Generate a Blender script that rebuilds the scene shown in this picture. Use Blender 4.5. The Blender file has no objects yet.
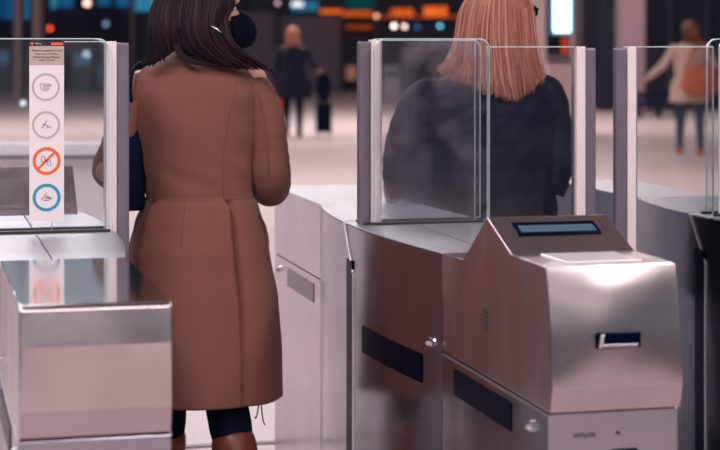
import bpy, bmesh, math, random
from mathutils import Vector, Matrix, Euler
random.seed(7)
PI = math.pi
SC = bpy.context.scene
COL = SC.collection

# ------------------------------------------------------------------ camera frame
A = math.radians(13.9)
FPX = 1800.0
CAMZ = 1.45
HV = 42.0
FW = Vector((math.sin(A), math.cos(A), 0)); RT = Vector((math.cos(A), -math.sin(A), 0))
def P(u, v, D):
    """world point seen at pixel u,v at depth D"""
    p = FW * D + RT * ((u - 360) / FPX * D)
    p.z = CAMZ - (v - HV) / FPX * D
    return p
def PY(u, v, Y):
    """world point at pixel u,v on the plane y = Y"""
    t = (u - 360) / FPX
    d = FW + RT * t
    D = Y / d.y
    return P(u, v, D)

cam = bpy.data.cameras.new('camera'); co = bpy.data.objects.new('camera', cam); COL.objects.link(co)
co.location = (0, 0, CAMZ); co.rotation_euler = (PI / 2, 0, -A)
cam.sensor_width = 36; cam.lens = FPX / 720 * 36; cam.shift_y = -(225 - HV) / 720
cam.clip_end = 300
cam.dof.use_dof = True; cam.dof.focus_distance = 4.75; cam.dof.aperture_fstop = 3.6
SC.camera = co
SC.view_settings.view_transform = 'Standard'; SC.view_settings.look = 'None'
SC.view_settings.gamma = 1; SC.view_settings.use_curve_mapping = False
SC.view_settings.exposure = 0.0

# ------------------------------------------------------------------ materials
def lin(c):
    c = c / 255.0
    return c / 12.92 if c <= 0.04045 else ((c + 0.055) / 1.055) ** 2.4
def rgb(r, g, b): return (lin(r), lin(g), lin(b), 1)
MATS = {}
def new_mat(name):
    m = bpy.data.materials.new(name); m.use_nodes = True
    nt = m.node_tree; nt.nodes.clear()
    out = nt.nodes.new('ShaderNodeOutputMaterial')
    MATS[name] = m
    return m, nt, out
def pmat(name, col, rough=.5, metal=0, noise=0, nscale=20, bump=0, bscale=60, sheen=0, col2=None, coat=0, emis=None, estr=0, stretch=None, spec=.5):
    m, nt, out = new_mat(name)
    b = nt.nodes.new('ShaderNodeBsdfPrincipled'); nt.links.new(b.outputs[0], out.inputs[0])
    b.inputs['Base Color'].default_value = col; b.inputs['Roughness'].default_value = rough
    b.inputs['Metallic'].default_value = metal
    b.inputs['Specular IOR Level'].default_value = spec
    if sheen:
        b.inputs['Sheen Weight'].default_value = sheen; b.inputs['Sheen Roughness'].default_value = .5
    if coat: b.inputs['Coat Weight'].default_value = coat
    if emis: b.inputs['Emission Color'].default_value = emis; b.inputs['Emission Strength'].default_value = estr
    tc = nt.nodes.new('ShaderNodeTexCoord'); mp = nt.nodes.new('ShaderNodeMapping')
    nt.links.new(tc.outputs['Object'], mp.inputs[0])
    if stretch: mp.inputs['Scale'].default_value = stretch
    n = nt.nodes.new('ShaderNodeTexNoise'); n.inputs['Scale'].default_value = nscale; n.inputs['Detail'].default_value = 4
    nt.links.new(mp.outputs[0], n.inputs['Vector'])
    c2 = col2 or tuple(x * (1 - noise) for x in col[:3]) + (1,)
    mx = nt.nodes.new('ShaderNodeMix'); mx.data_type = 'RGBA'
    mx.inputs[6].default_value = c2; mx.inputs[7].default_value = col
    nt.links.new(n.outputs['Fac'], mx.inputs[0]); nt.links.new(mx.outputs[2], b.inputs['Base Color'])
    if bump:
        n2 = nt.nodes.new('ShaderNodeTexNoise'); n2.inputs['Scale'].default_value = bscale; n2.inputs['Detail'].default_value = 3
        nt.links.new(tc.outputs['Object'], n2.inputs['Vector'])
        bp = nt.nodes.new('ShaderNodeBump'); bp.inputs['Strength'].default_value = bump; bp.inputs['Distance'].default_value = .01
        nt.links.new(n2.outputs['Fac'], bp.inputs['Height']); nt.links.new(bp.outputs[0], b.inputs['Normal'])
    return m

def steel(name, col, rough=.18, wave=.25, wscale=4, brush=(3, 3, 220)):
    m, nt, out = new_mat(name)
    b = nt.nodes.new('ShaderNodeBsdfPrincipled'); nt.links.new(b.outputs[0], out.inputs[0])
    b.inputs['Metallic'].default_value = 1
    tc = nt.nodes.new('ShaderNodeTexCoord')
    mp = nt.nodes.new('ShaderNodeMapping'); mp.inputs['Scale'].default_value = brush
    nt.links.new(tc.outputs['Object'], mp.inputs[0])
    n = nt.nodes.new('ShaderNodeTexNoise'); n.inputs['Scale'].default_value = 2; n.inputs['Detail'].default_value = 5
    nt.links.new(mp.outputs[0], n.inputs['Vector'])
    mr = nt.nodes.new('ShaderNodeMapRange'); mr.inputs[3].default_value = rough * .8; mr.inputs[4].default_value = rough * 1.25
    nt.links.new(n.outputs['Fac'], mr.inputs[0]); nt.links.new(mr.outputs[0], b.inputs['Roughness'])
    sm = nt.nodes.new('ShaderNodeTexNoise'); sm.inputs['Scale'].default_value = 9; sm.inputs['Detail'].default_value = 6
    nt.links.new(tc.outputs['Object'], sm.inputs['Vector'])
    mx = nt.nodes.new('ShaderNodeMix'); mx.data_type = 'RGBA'
    mx.inputs[6].default_value = tuple(x * .86 for x in col[:3]) + (1,); mx.inputs[7].default_value = tuple(min(1, x * 1.06) for x in col[:3]) + (1,)
    nt.links.new(sm.outputs['Fac'], mx.inputs[0]); nt.links.new(mx.outputs[2], b.inputs['Base Color'])
    w = nt.nodes.new('ShaderNodeTexNoise'); w.inputs['Scale'].default_value = wscale; w.inputs['Detail'].default_value = 1
    nt.links.new(tc.outputs['Object'], w.inputs['Vector'])
    bp = nt.nodes.new('ShaderNodeBump'); bp.inputs['Strength'].default_value = wave; bp.inputs['Distance'].default_value = .02
    nt.links.new(w.outputs['Fac'], bp.inputs['Height']); nt.links.new(bp.outputs[0], b.inputs['Normal'])
    return m

def glass(name, tint, dirt=.03, dcol=rgb(190, 190, 205), smudge=0, gloss=1.0):
    """thin clear pane: straight-through light, mirror reflection by angle, a film of smudges"""
    m, nt, out = new_mat(name)
    tr = nt.nodes.new('ShaderNodeBsdfTransparent'); tr.inputs[0].default_value = tint
    gl = nt.nodes.new('ShaderNodeBsdfGlossy'); gl.inputs['Roughness'].default_value = .02
    fr = nt.nodes.new('ShaderNodeFresnel'); fr.inputs[0].default_value = 1.45
    mf = nt.nodes.new('ShaderNodeMath'); mf.operation = 'MULTIPLY'; mf.inputs[1].default_value = gloss
    nt.links.new(fr.outputs[0], mf.inputs[0])
    m1 = nt.nodes.new('ShaderNodeMixShader'); nt.links.new(mf.outputs[0], m1.inputs[0])
    nt.links.new(tr.outputs[0], m1.inputs[1]); nt.links.new(gl.outputs[0], m1.inputs[2])
    df = nt.nodes.new('ShaderNodeBsdfDiffuse'); df.inputs[0].default_value = dcol
    tl = nt.nodes.new('ShaderNodeBsdfTranslucent'); tl.inputs[0].default_value = dcol
    ma = nt.nodes.new('ShaderNodeMixShader'); ma.inputs[0].default_value = .5
    nt.links.new(df.outputs[0], ma.inputs[1]); nt.links.new(tl.outputs[0], ma.inputs[2])
    tc = nt.nodes.new('ShaderNodeTexCoord')
    n = nt.nodes.new('ShaderNodeTexNoise'); n.inputs['Scale'].default_value = 6; n.inputs['Detail'].default_value = 5; n.inputs['Distortion'].default_value = 1.0
    nt.links.new(tc.outputs['Object'], n.inputs['Vector'])
    mr = nt.nodes.new('ShaderNodeMapRange'); mr.inputs[1].default_value = .42; mr.inputs[2].default_value = .68
    mr.inputs[3].default_value = dirt; mr.inputs[4].default_value = dirt + smudge
    nt.links.new(n.outputs['Fac'], mr.inputs[0])
    m2 = nt.nodes.new('ShaderNodeMixShader'); nt.links.new(mr.outputs[0], m2.inputs[0])
    nt.links.new(m1.outputs[0], m2.inputs[1]); nt.links.new(ma.outputs[0], m2.inputs[2])
    nt.links.new(m2.outputs[0], out.inputs[0])
    return m

def emit(name, col, s):
    m, nt, out = new_mat(name)
    e = nt.nodes.new('ShaderNodeEmission'); e.inputs[0].default_value = col; e.inputs[1].default_value = s
    nt.links.new(e.outputs[0], out.inputs[0])
    return m

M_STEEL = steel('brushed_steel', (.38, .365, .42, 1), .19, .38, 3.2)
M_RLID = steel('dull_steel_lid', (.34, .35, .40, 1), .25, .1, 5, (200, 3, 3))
M_BAND = steel('band_reflection_steel', (.40, .33, .36, 1), .24, .2, 5)  # dark reflection put into the colour of the lower hood band
M_PALE = steel('pale_reflection_steel', (.84, .78, .80, 1), .30, .10, 3, (1, 1, 30))  # bright floor reflection put into the colour of the middle gate's far box
M_DREFL = steel('dark_reflection_steel', (.07, .09, .15, 1), .18, .18, 5)  # near-black navy reflections put into the base colour of the right gate
M_LID = steel('satin_steel_lid', (.52, .54, .60, 1), .40, .1, 5, (200, 3, 3))
M_TOP = steel('polished_steel_top', (.74, .71, .74, 1), .09, .015, 5, (200, 3, 3))
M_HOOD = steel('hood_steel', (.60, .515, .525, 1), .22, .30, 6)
M_EDGE = pmat('bright_edge_metal', (.85, .82, .84, 1), .3, 1)
M_ALU = pmat('pale_aluminium', rgb(236, 222, 224), .45, .1, .08, 30, .05, 40)
M_RUBBER = pmat('grey_edge_strip', rgb(116, 106, 122), .4, 0, .30, 40, .1, 50, stretch=(1, 1, .3))
M_CHROME = pmat('chrome', (.85, .85, .88, 1), .08, 1)
M_BLACK = pmat('black_gloss_plastic', rgb(2, 9, 32), .25, 0, spec=.03)
M_GAP = pmat('dark_joint', rgb(34, 24, 36), .6)
M_SCREEN = pmat('display_screen', rgb(70, 96, 116), .15, 0, .3, 60)
M_PLATE = pmat('reader_plate', rgb(235, 232, 236), .12, 0, .03, 10, coat=.5)
M_GLASS = glass('clear_glass', (.985, .99, .992, 1), .006, smudge=.012)
M_GLASS_D = glass('smudged_glass', (.985, .988, .992, 1), .006, rgb(200, 188, 205), smudge=.11)
M_GEDGE = pmat('glass_edge', rgb(205, 222, 228), .15, 0, .1, 30, emis=None, coat=.5)

# ------------------------------------------------------------------ mesh helpers
class MB:
    def __init__(s): s.v = []; s.f = []; s.mi = []
    def add(s, vs, fs, mi=0):
        o = len(s.v); s.v += [tuple(v) for v in vs]; s.f += [tuple(i + o for i in f) for f in fs]; s.mi += [mi] * len(fs)
    def box(s, x0, x1, y0, y1, z0, z1, mi=0):
        vs = [(x, y, z) for z in (z0, z1) for y in (y0, y1) for x in (x0, x1)]
        s.add(vs, [(0, 2, 3, 1), (4, 5, 7, 6), (0, 1, 5, 4), (2, 6, 7, 3), (0, 4, 6, 2), (1, 3, 7, 5)], mi)
    def obox(s, c, ax, ay, az, mi=0):
        c = Vector(c); ax = Vector(ax); ay = Vector(ay); az = Vector(az)
        vs = [c + ax * i + ay * j + az * k for k in (-1, 1) for j in (-1, 1) for i in (-1, 1)]
        s.add(vs, [(0, 2, 3, 1), (4, 5, 7, 6), (0, 1, 5, 4), (2, 6, 7, 3), (0, 4, 6, 2), (1, 3, 7, 5)], mi)
    def loft(s, rings, cap=True, mi=0, closed=True):
        n = len(rings[0]); vs = [p for r in rings for p in r]; fs = []
        for i in range(len(rings) - 1):
            for j in range(n if closed else n - 1):
                k = (j + 1) % n
                fs.append((i * n + j, i * n + k, (i + 1) * n + k, (i + 1) * n + j))
        if cap and closed:
            fs.append(tuple(reversed(range(n)))); fs.append(tuple((len(rings) - 1) * n + j for j in range(n)))
        s.add(vs, fs, mi)
    def prism_x(s, poly, x0, x1, mi=0):
        s.loft([[(x0, y, z) for y, z in poly], [(x1, y, z) for y, z in poly]], True, mi)
    def tube(s, pts, r, n=8, mi=0, flat=1.0):
        pts = [Vector(p) for p in pts]; rs = r if isinstance(r, (list, tuple)) else [r] * len(pts)
        rings = []; up = Vector((0, 0, 1)); prev = None
        for i, p in enumerate(pts):
            t = (pts[min(i + 1, len(pts) - 1)] - pts[max(i - 1, 0)])
            if t.length < 1e-9: t = Vector((0, 0, 1))
            t.normalize()
            a = prev if prev is not None else (up.cross(t) if abs(t.z) < .95 else Vector((1, 0, 0)).cross(t))
            a = a - t * a.dot(t)
            if a.length < 1e-6: a = t.orthogonal()
            a.normalize(); b = t.cross(a); prev = a
            rings.append([p + (a * math.cos(q) + b * math.sin(q) * flat) * rs[i] for q in [2 * PI * k / n for k in range(n)]])
        s.loft(rings, True, mi)
    def ell(s, c, r, n=16, m=10, rot=None, mi=0):
        c = Vector(c); rings = []
        R = rot.to_matrix() if rot else Matrix.Identity(3)
        for i in range(m + 1):
            th = PI * i / m; th = min(max(th, .02), PI - .02)
            rings.append([c + R @ Vector((r[0] * math.sin(th) * math.cos(q), r[1] * math.sin(th) * math.sin(q), r[2] * math.cos(th))) for q in [2 * PI * k / n for k in range(n)]])
        s.loft(list(reversed(rings)), True, mi)
    def caps(s, p, q, r0, r1, n=14, mi=0):
        """tapered capsule"""
        p = Vector(p); q = Vector(q); d = (q - p); L = d.length; d.normalize()
        pts = []; rs = []
        for k in range(1, 6):
            t = k / 6 * PI / 2; pts.append(p - d * r0 * math.cos(t)); rs.append(r0 * math.sin(t))
        pts.append(p); rs.append(r0); pts.append(p.lerp(q, .5)); rs.append((r0 + r1) / 2); pts.append(q); rs.append(r1)
        for k in range(5, 0, -1):
            t = k / 6 * PI / 2; pts.append(q + d * r1 * math.cos(t)); rs.append(r1 * math.sin(t))
        s.tube(pts, rs, n, mi)
    def build(s, name, mats, parent=None, loc=None, smooth=False, bevel=0, bseg=2, solid=0, remesh=0, smoothit=0, sub=0, angle=None):
        me = bpy.data.meshes.new(name); me.from_pydata(s.v, [], s.f)
        mats = mats if isinstance(mats, (list, tuple)) else [mats]
        for m in mats: me.materials.append(m)
        if len(mats) > 1:
            for p, i in zip(me.polygons, s.mi): p.material_index = i
        bm = bmesh.new(); bm.from_mesh(me); bmesh.ops.recalc_face_normals(bm, faces=bm.faces); bm.to_mesh(me); bm.free()
        o = bpy.data.objects.new(name, me); COL.objects.link(o)
        if parent is not None:
            o.parent = parent
            off = Vector((0, 0, 0)); q = parent
            while q is not None: off += q.location; q = q.parent
            if loc is None:
                me.transform(Matrix.Translation(-off))    # geometry is given in world coordinates
            else: o.location = loc
        elif loc is not None:
            me.transform(Matrix.Translation(-Vector(loc))); o.location = loc
        if smooth:
            for p in me.polygons: p.use_smooth = True
        if solid:
            md = o.modifiers.new('solid', 'SOLIDIFY'); md.thickness = solid; md.offset = 0
        if remesh:
            md = o.modifiers.new('remesh', 'REMESH'); md.mode = 'VOXEL'; md.voxel_size = remesh; md.use_smooth_shade = True
        if smoothit:
            md = o.modifiers.new('smooth', 'SMOOTH'); md.iterations = smoothit; md.factor = .5
        if bevel:
            md = o.modifiers.new('bevel', 'BEVEL'); md.width = bevel; md.segments = bseg; md.limit_method = 'ANGLE'; md.angle_limit = math.radians(20)
        if sub:
            md = o.modifiers.new('sub', 'SUBSURF'); md.levels = sub; md.render_levels = sub
        if angle:
            for p in me.polygons: p.use_smooth = True
            bm = bmesh.new(); bm.from_mesh(me)
            for e in bm.edges:
                if len(e.link_faces) == 2 and e.calc_face_angle(0) > math.radians(angle): e.smooth = False
            bm.to_mesh(me); bm.free()
        return o

def tag(o, label=None, cat=None, group=None, kind=None):
    if label: o['label'] = label
    if cat: o['category'] = cat
    if group: o['group'] = group
    if kind: o['kind'] = kind
    return o
def empty(name, loc, label, cat, group=None):
    o = bpy.data.objects.new(name, None); COL.objects.link(o); o.location = loc; o.empty_display_size = .1
    bpy.context.view_layer.update()
    return tag(o, label, cat, group)
def struct(name, mb, m, **k):
    o = mb.build(name, m, **k); o['kind'] = 'structure'; return o
def text_mesh(name, body, size, mat, M, parent, ext=.0004, align='CENTER'):
    cu = bpy.data.curves.new(name, 'FONT'); cu.body = body; cu.size = size; cu.extrude = ext; cu.align_x = align; cu.align_y = 'CENTER'; cu.resolution_u = 2
    t = bpy.data.objects.new('tmp', cu); COL.objects.link(t)
    bpy.context.view_layer.update()
    me = bpy.data.meshes.new_from_object(t.evaluated_get(bpy.context.evaluated_depsgraph_get()))
    bpy.data.objects.remove(t); me.transform(M); me.name = name
    me.materials.clear(); me.materials.append(mat)
    o = bpy.data.objects.new(name, me); COL.objects.link(o)
    off = Vector((0, 0, 0)); q = parent
    while q is not None: off += q.location; q = q.parent
    me.transform(Matrix.Translation(-off)); o.parent = parent
    return o

# ------------------------------------------------------------------ setting
def floor_mat():
    m, nt, out = new_mat('pale_stone_floor')
    b = nt.nodes.new('ShaderNodeBsdfPrincipled'); nt.links.new(b.outputs[0], out.inputs[0])
    b.inputs['Roughness'].default_value = .32
    tc = nt.nodes.new('ShaderNodeTexCoord')
    br = nt.nodes.new('ShaderNodeTexBrick'); br.offset = 0; br.inputs['Scale'].default_value = 1
    br.inputs['Brick Width'].default_value = .9; br.inputs['Row Height'].default_value = .9; br.inputs['Mortar Size'].default_value = .004
    br.inputs['Color1'].default_value = rgb(220, 202, 202); br.inputs['Color2'].default_value = rgb(212, 194, 194); br.inputs['Mortar'].default_value = rgb(150, 130, 132)
    nt.links.new(tc.outputs['Object'], br.inputs['Vector'])
    n = nt.nodes.new('ShaderNodeTexNoise'); n.inputs['Scale'].default_value = .8; n.inputs['Detail'].default_value = 6
    nt.links.new(tc.outputs['Object'], n.inputs['Vector'])
    mx = nt.nodes.new('ShaderNodeMix'); mx.data_type = 'RGBA'; mx.blend_type = 'MULTIPLY'; mx.inputs[0].default_value = .18
    nt.links.new(br.outputs['Color'], mx.inputs[6]); nt.links.new(n.outputs['Fac'], mx.inputs[7]); nt.links.new(mx.outputs[2], b.inputs['Base Color'])
    return m
fl = MB(); fl.box(-40, 60, -20, 75, -.1, 0); struct('floor', fl, floor_mat())

# threshold strip in the floor beyond the gates
tr = MB(); tr.box(-2, 4.6, 6.38, 6.42, 0, .004); struct('trim_1', tr, pmat('threshold_metal', rgb(90, 80, 90), .4, .6))

# world: dim bluish hall ambience
w = bpy.data.worlds.new('hall_ambience'); SC.world = w; w.use_nodes = True
nt = w.node_tree; nt.nodes.clear()
wo = nt.nodes.new('ShaderNodeOutputWorld'); bg = nt.nodes.new('ShaderNodeBackground'); nt.links.new(bg.outputs[0], wo.inputs[0])
tc = nt.nodes.new('ShaderNodeTexCoord'); sx = nt.nodes.new('ShaderNodeSeparateXYZ'); nt.links.new(tc.outputs['Generated'], sx.inputs[0])
rp = nt.nodes.new('ShaderNodeValToRGB'); nt.links.new(sx.outputs[2], rp.inputs[0])
rp.color_ramp.elements[0].position = .0; rp.color_ramp.elements[0].color = (.13, .11, .14, 1)
e = rp.color_ramp.elements.new(.035); e.color = (.17, .15, .19, 1)
e = rp.color_ramp.elements.new(.07); e.color = (.34, .39, .46, 1)
e = rp.color_ramp.elements.new(.22); e.color = (.30, .34, .42, 1)
e = rp.color_ramp.elements.new(.42); e.color = (.17, .12, .125, 1)
rp.color_ramp.elements[-1].position = 1; rp.color_ramp.elements[-1].color = (.17, .12, .125, 1)
nt.links.new(rp.outputs[0], bg.inputs[0])
mr = nt.nodes.new('ShaderNodeMapRange'); mr.interpolation_type = 'SMOOTHSTEP'; mr.inputs[1].default_value = -.35; mr.inputs[2].default_value = .35
mr.inputs[3].default_value = .42; mr.inputs[4].default_value = .80
nt.links.new(sx.outputs[1], mr.inputs[0]); nt.links.new(mr.outputs[0], bg.inputs[1])   # ambience dimmed behind the camera to weaken frontal light on the coat

def area(name, loc, rot, sx_, sy_, power, col):
    l = bpy.data.lights.new(name, 'AREA'); l.shape = 'RECTANGLE'; l.size = sx_; l.size_y = sy_; l.energy = power; l.color = col
    o = bpy.data.objects.new(name, l); COL.objects.link(o); o.location = loc; o.rotation_euler = rot
    return o
# unseen overhead lamps, added to light the hall and shape the steel reflections
area('unseen_lamp', (-.6, 3.1, 3.1), (0, 0, 0), .5, 1.6, 80, (1, .90, .89))  # added with the next one as fill for sticker, posts and coat
area('unseen_lamp', (2.6, 3.1, 3.1), (0, 0, 0), .5, 1.6, 62, (1, .90, .89))
area('unseen_lamp', (-.9, 8.1, 4.4), (0, 0, 0), 3.2, 2.0, 170, (.97, .93, 1))  # added to brighten the partition
area('unseen_lamp', (3.0, 17, 5.5), (0, 0, 0), 10, 2.5, 560, (1, .86, .82))
area('unseen_lamp', (5.0, 30, 6.5), (0, 0, 0), 16, 4, 1700, (1, .86, .82))
area('unseen_lamp', (1.0, -1.5, 4.4), (0, 0, 0), 7.0, 1.2, 330, (1, .91, .93))  # added to brighten the floor mirrored in the hood fronts
area('unseen_lamp', (1.0, -6.0, 3.85), (0, 0, 0), 8.0, 3.5, 95, (1, .90, .90))  # added for a highlight on the middle gate's hood front

# ------------------------------------------------------------------ gates
ZB = .937
Y0, Y1, YM, Y2, Y3 = 3.45, 4.20, 4.93, 5.55, 6.30
HW, BW = .142, .197
def hw(y):
    if y < Y1 or y > Y2: return HW
    t = (y - YM) / ((YM - Y1) if y < YM else (Y2 - YM))
    return HW + (BW - HW) * (1 - t * t)

def make_gate(cx, loc_label, near, far, dy=0, detail=True, M_STEEL=M_STEEL):
    """near/far: 'reader' (ridge with display) or 'flat'"""
    g = empty('ticket_gate', (cx, YM, 0), loc_label, 'ticket gate', 'steel ticket gates')
    # middle body, bowed in plan
    ys = [Y1 + (Y2 - Y1) * i / 28 for i in range(29)]
    plan = [(cx - hw(y), y) for y in ys] + [(cx + hw(y), y) for y in reversed(ys)]
    b = MB(); b.loft([[(x, y, .0) for x, y in plan], [(x, y, ZB - .004) for x, y in plan]])
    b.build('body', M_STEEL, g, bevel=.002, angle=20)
    # lid halves each side of the centre seam, split at the pane
    for sgn in (-1, 1):
        for ya, yb in ((Y1 + .0, 4.86), (5.02, Y2 - .0)):
            yy = [ya + (yb - ya) * i / 12 for i in range(13)]
            pl = [(cx + sgn * .003 - .015, y) for y in yy] + [(cx + sgn * (hw(y) + .002) - .0, y) for y in reversed(yy)]
            l = MB(); l.loft([[(x, y, ZB - .004) for x, y in pl], [(x, y, ZB) for x, y in pl]])
            l.build('lid', M_LID if M_STEEL is not M_DREFL else M_RLID, g, bevel=.0008)
    l = MB(); l.box(cx - hw(4.9), cx + hw(4.9), 4.864, 5.016, ZB - .004, ZB - .001); l.build('pane_channel', M_LID, g)
    # channel lines where panes stand
    l = MB(); l.box(cx - .165, cx + .185, 4.892, 4.904, ZB - .001, ZB + .006); l.box(cx - .165, cx + .185, 4.978, 4.99, ZB - .001, ZB + .006); l.build('pane_gasket', M_GAP, g)
    # slot lips at the bulge
    for sgn in (-1, 1):
        l = MB()
        x = cx + sgn * (BW + .0005)
        l.loft([[(x - sgn * .02, 5.00, ZB - .002), (x + sgn * .004, 5.00, ZB - .002), (x + sgn * .004, 4.98, ZB - .002), (x - sgn * .02, 4.98, ZB - .002)],
                [(x - sgn * .02, 4.888, ZB - .14), (x + sgn * .004, 4.888, ZB - .14), (x + sgn * .004, 4.880, ZB - .14), (x - sgn * .02, 4.880, ZB - .14)]])
        l.build('slot_lip', M_EDGE, g, bevel=.001)
        l = MB(); l.box(x - .004, x + .003, 4.892, 4.955, .02, ZB - .10); l.build('flap_slot', M_BLACK, g)
        l = MB(); l.box(x - .004, x + .0045, 4.882, 4.888, .02, ZB - .13); l.build('slot_trim', M_EDGE, g)
    # end sections
    for end, kind in ((-1, near), (1, far)):
        def ym(y): return y if end < 0 else 2 * YM - .11 - y   # mirrored for the far end
        ya = Y0 + dy if end < 0 else Y0
        zs = .700 if kind == 'reader' or end > 0 else .712
        base = MB(); base.prism_x([(ym(ya), 0), (ym(ya), zs - .005), (ym(Y1 - .002), zs - .005), (ym(Y1 - .002), 0)], cx - HW, cx + HW)
        nb = base.build('base_cabinet', M_PALE if kind == 'level' and M_STEEL is not M_DREFL else M_STEEL, g, bevel=.002)
        gp = MB(); gp.prism_x([(ym(ya + .006), zs - .005), (ym(ya + .006), zs), (ym(Y1 - .004), zs), (ym(Y1 - .004), zs - .005)], cx - HW + .004, cx + HW - .004); gp.build('joint', M_GAP, g)
        # steel trim under the hood along each side
        for sgn in (-1, 1):
            q = MB(); x = cx + sgn * HW
            q.prism_x([(ym(ya + .01), zs - .010), (ym(ya + .01), zs - .004), (ym(Y1 - .01), zs - .004), (ym(Y1 - .01), zs - .010)], x, x + sgn * .002)
            q.build('side_trim', M_EDGE, g)
        h = MB()
        if kind == 'reader':
            prof = [(ya - .014, .700), (ya - .027, .748), (ya - .027, .753), (ya - .025, .78), (ya - .022, .81), (ya - .019, .84), (ya - .016, .865), (ya - .012, .886), (ya - .008, .910), (ya - .003, .935), (ya + .003, .960), (ya + .012, .990), (ya + .013, .993), (3.68, .993), (3.85, 1.057), (4.03, .941), (4.198, ZB), (4.198, .700)]
            if end > 0: prof[-5:-2] = [(4.00, .993), (4.17, 1.070), (4.34, .941)]; prof[-2:] = [(4.345, ZB), (4.345, ZB - .05), (4.198, ZB - .06), (4.198, .700)]
        elif kind == 'flat':
            prof = [(ya - .002, zs), (ya - .014, .764), (ya - .014, .82), (ya - .016, .884), (ya - .004, .952), (ya + .004, .960), (4.14, .956), (4.15, ZB), (4.198, ZB), (4.198, zs)]
        else:
            prof = [(ya, zs), (ya - .01, .88), (ya + .006, ZB), (4.198, ZB), (4.198, zs)]
        prof = [(ym(y), z) for y, z in prof]
        # subdivided across so the sheet can bow
        nx = 24; rings = []
        for i in range(nx + 1):
            t = -1 + 2 * i / nx; ring = []
            for k, (y, z) in enumerate(prof):
                bow = 0
                if kind == 'reader' and .755 < z < .99 and abs(y - ym(ya)) < .05:
                    bow = .006 * math.sin((z - .752) / (.99 - .752) * PI) ** 1.2 * (1 - t * t) ** 1.3
                ring.append((cx + t * HW, y + bow * end, z))
            rings.append(ring)
        h.loft(rings)
        ho = h.build('hood', [M_STEEL if M_STEEL is M_DREFL else (M_PALE if kind == 'level' else M_HOOD), M_LID if kind == 'level' else M_TOP], g, bevel=.0025 if kind != 'reader' else .0016, angle=9)
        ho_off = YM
        ho.data.materials.append(M_BAND if M_STEEL is not M_DREFL else M_DREFL)
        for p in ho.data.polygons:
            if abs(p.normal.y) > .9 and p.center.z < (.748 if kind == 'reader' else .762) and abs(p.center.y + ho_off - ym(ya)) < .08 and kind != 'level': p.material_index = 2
        if kind != 'reader':
            for p in ho.data.polygons:
                if p.normal.z > .9: p.material_index = 1
        if kind == 'reader':
            # recessed display on the ridge face
            n0 = Vector((0, ym(3.68) - ym(3.85), 0)); a = Vector((cx, ym(3.68 if end < 0 else 4.0), .993)); c = Vector((cx, ym(3.85 if end < 0 else 4.17), 1.057 if end < 0 else 1.07))
            d = (c - a); L = d.length; d.normalize(); nrm = Vector((0, -d.z, d.y)) if end < 0 else Vector((0, d.z, -d.y)) * -1
            if nrm.z < 0: nrm = -nrm
            m0 = a.lerp(c, .64)
            fr = MB(); fr.obox(m0 + nrm * .001, (.098, 0, 0), d * .030, nrm * .003); fo = fr.build('display_frame', M_BLACK, g, bevel=.002)
            s_ = MB(); s_.obox(m0 + nrm * .0035 - d * .006, (.088, 0, 0), d * .016, nrm * .0015); s_.build('screen', M_SCREEN, fo)
            # contactless reader plate on the shelf
            q = MB(); ys_ = sorted((ym(3.50), ym(3.655))); q.box(cx - .085, cx + .085, ys_[0], ys_[1], .993, .9965); q.build('reader_plate', M_PLATE, g, bevel=.002)
            # ticket slot
            if end < 0:
                q = MB(); yf = ya - .029
                q.box(cx - .048, cx + .048, yf - .004, yf + .012, .828, .862)
                so = q.build('ticket_slot', M_BLACK, g, bevel=.004)
                q = MB(); q.box(cx - .036, cx + .040, yf - .007, yf - .002, .831, .838); q.build('slot_tongue', M_STEEL, so, bevel=.001)
                q = MB(); q.obox((cx - .040, yf - .006, .845), (.004, 0, 0), (0, .003, 0), (.002, 0, .013)); q.build('slot_guide', M_EDGE, so, bevel=.001)
        if not detail: continue
        # black sensor window, lock and louvre on each side
        for sgn in (-1, 1):
            x = cx + sgn * HW
            yw0, yw1 = sorted((ym(4.10), ym(3.68)))
            q = MB(); q.box(min(x, x + sgn * .0025), max(x, x + sgn * .0025), yw0, yw1, .612, .674)
            q.build('sensor_window', M_BLACK if near == 'reader' and end < 0 or end < 0 else pmat('tinted_window', rgb(120, 104, 112), .2) if 'tinted_window' not in MATS else MATS['tinted_window'], g)
            q = MB(); yk = ym(3.545)
            q.tube([(x, yk, .652), (x + sgn * .006, yk, .652)], .012, 16); lk = q.build('lock', M_CHROME, g, bevel=.001)
            q = MB(); q.tube([(x + sgn * .006, yk, .652), (x + sgn * .012, yk, .646)], [.007, .005], 12); q.build('lock_core', M_EDGE, lk)
            if kind == 'reader':
                for k in range(6):
                    q = MB(); zz = .855 - k * .010
                    q.obox((x + sgn * .001, ym(3.86), zz), (.0015, 0, 0), (0, .012, .003), (0, 0, .002)); q.build('vent_slot', M_GAP, g)
    # windows and lock on the bowed middle
    for sgn in (-1, 1):
        for ya_, yb_ in ((4.32, 4.79), ):
            yy = [ya_ + (yb_ - ya_) * i / 10 for i in range(11)]
            q = MB()
            q.loft([[(cx + sgn * (hw(y) - .002), y, .600), (cx + sgn * (hw(y) + .0025), y, .600), (cx + sgn * (hw(y) + .0025), y, .672), (cx + sgn * (hw(y) - .002), y, .672)] for y in yy])
            q.build('sensor_window', M_BLACK, g)
        q = MB(); x = cx + sgn * (hw(4.265)); q.tube([(x, 4.265, .71), (x + sgn * .006, 4.265, .71)], .012, 16); lk = q.build('lock', M_CHROME, g)
        q = MB(); q.tube([(x + sgn * .006, 4.265, .71), (x + sgn * .012, 4.265, .704)], [.007, .005], 12); q.build('lock_core', M_EDGE, lk)
    return g

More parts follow.
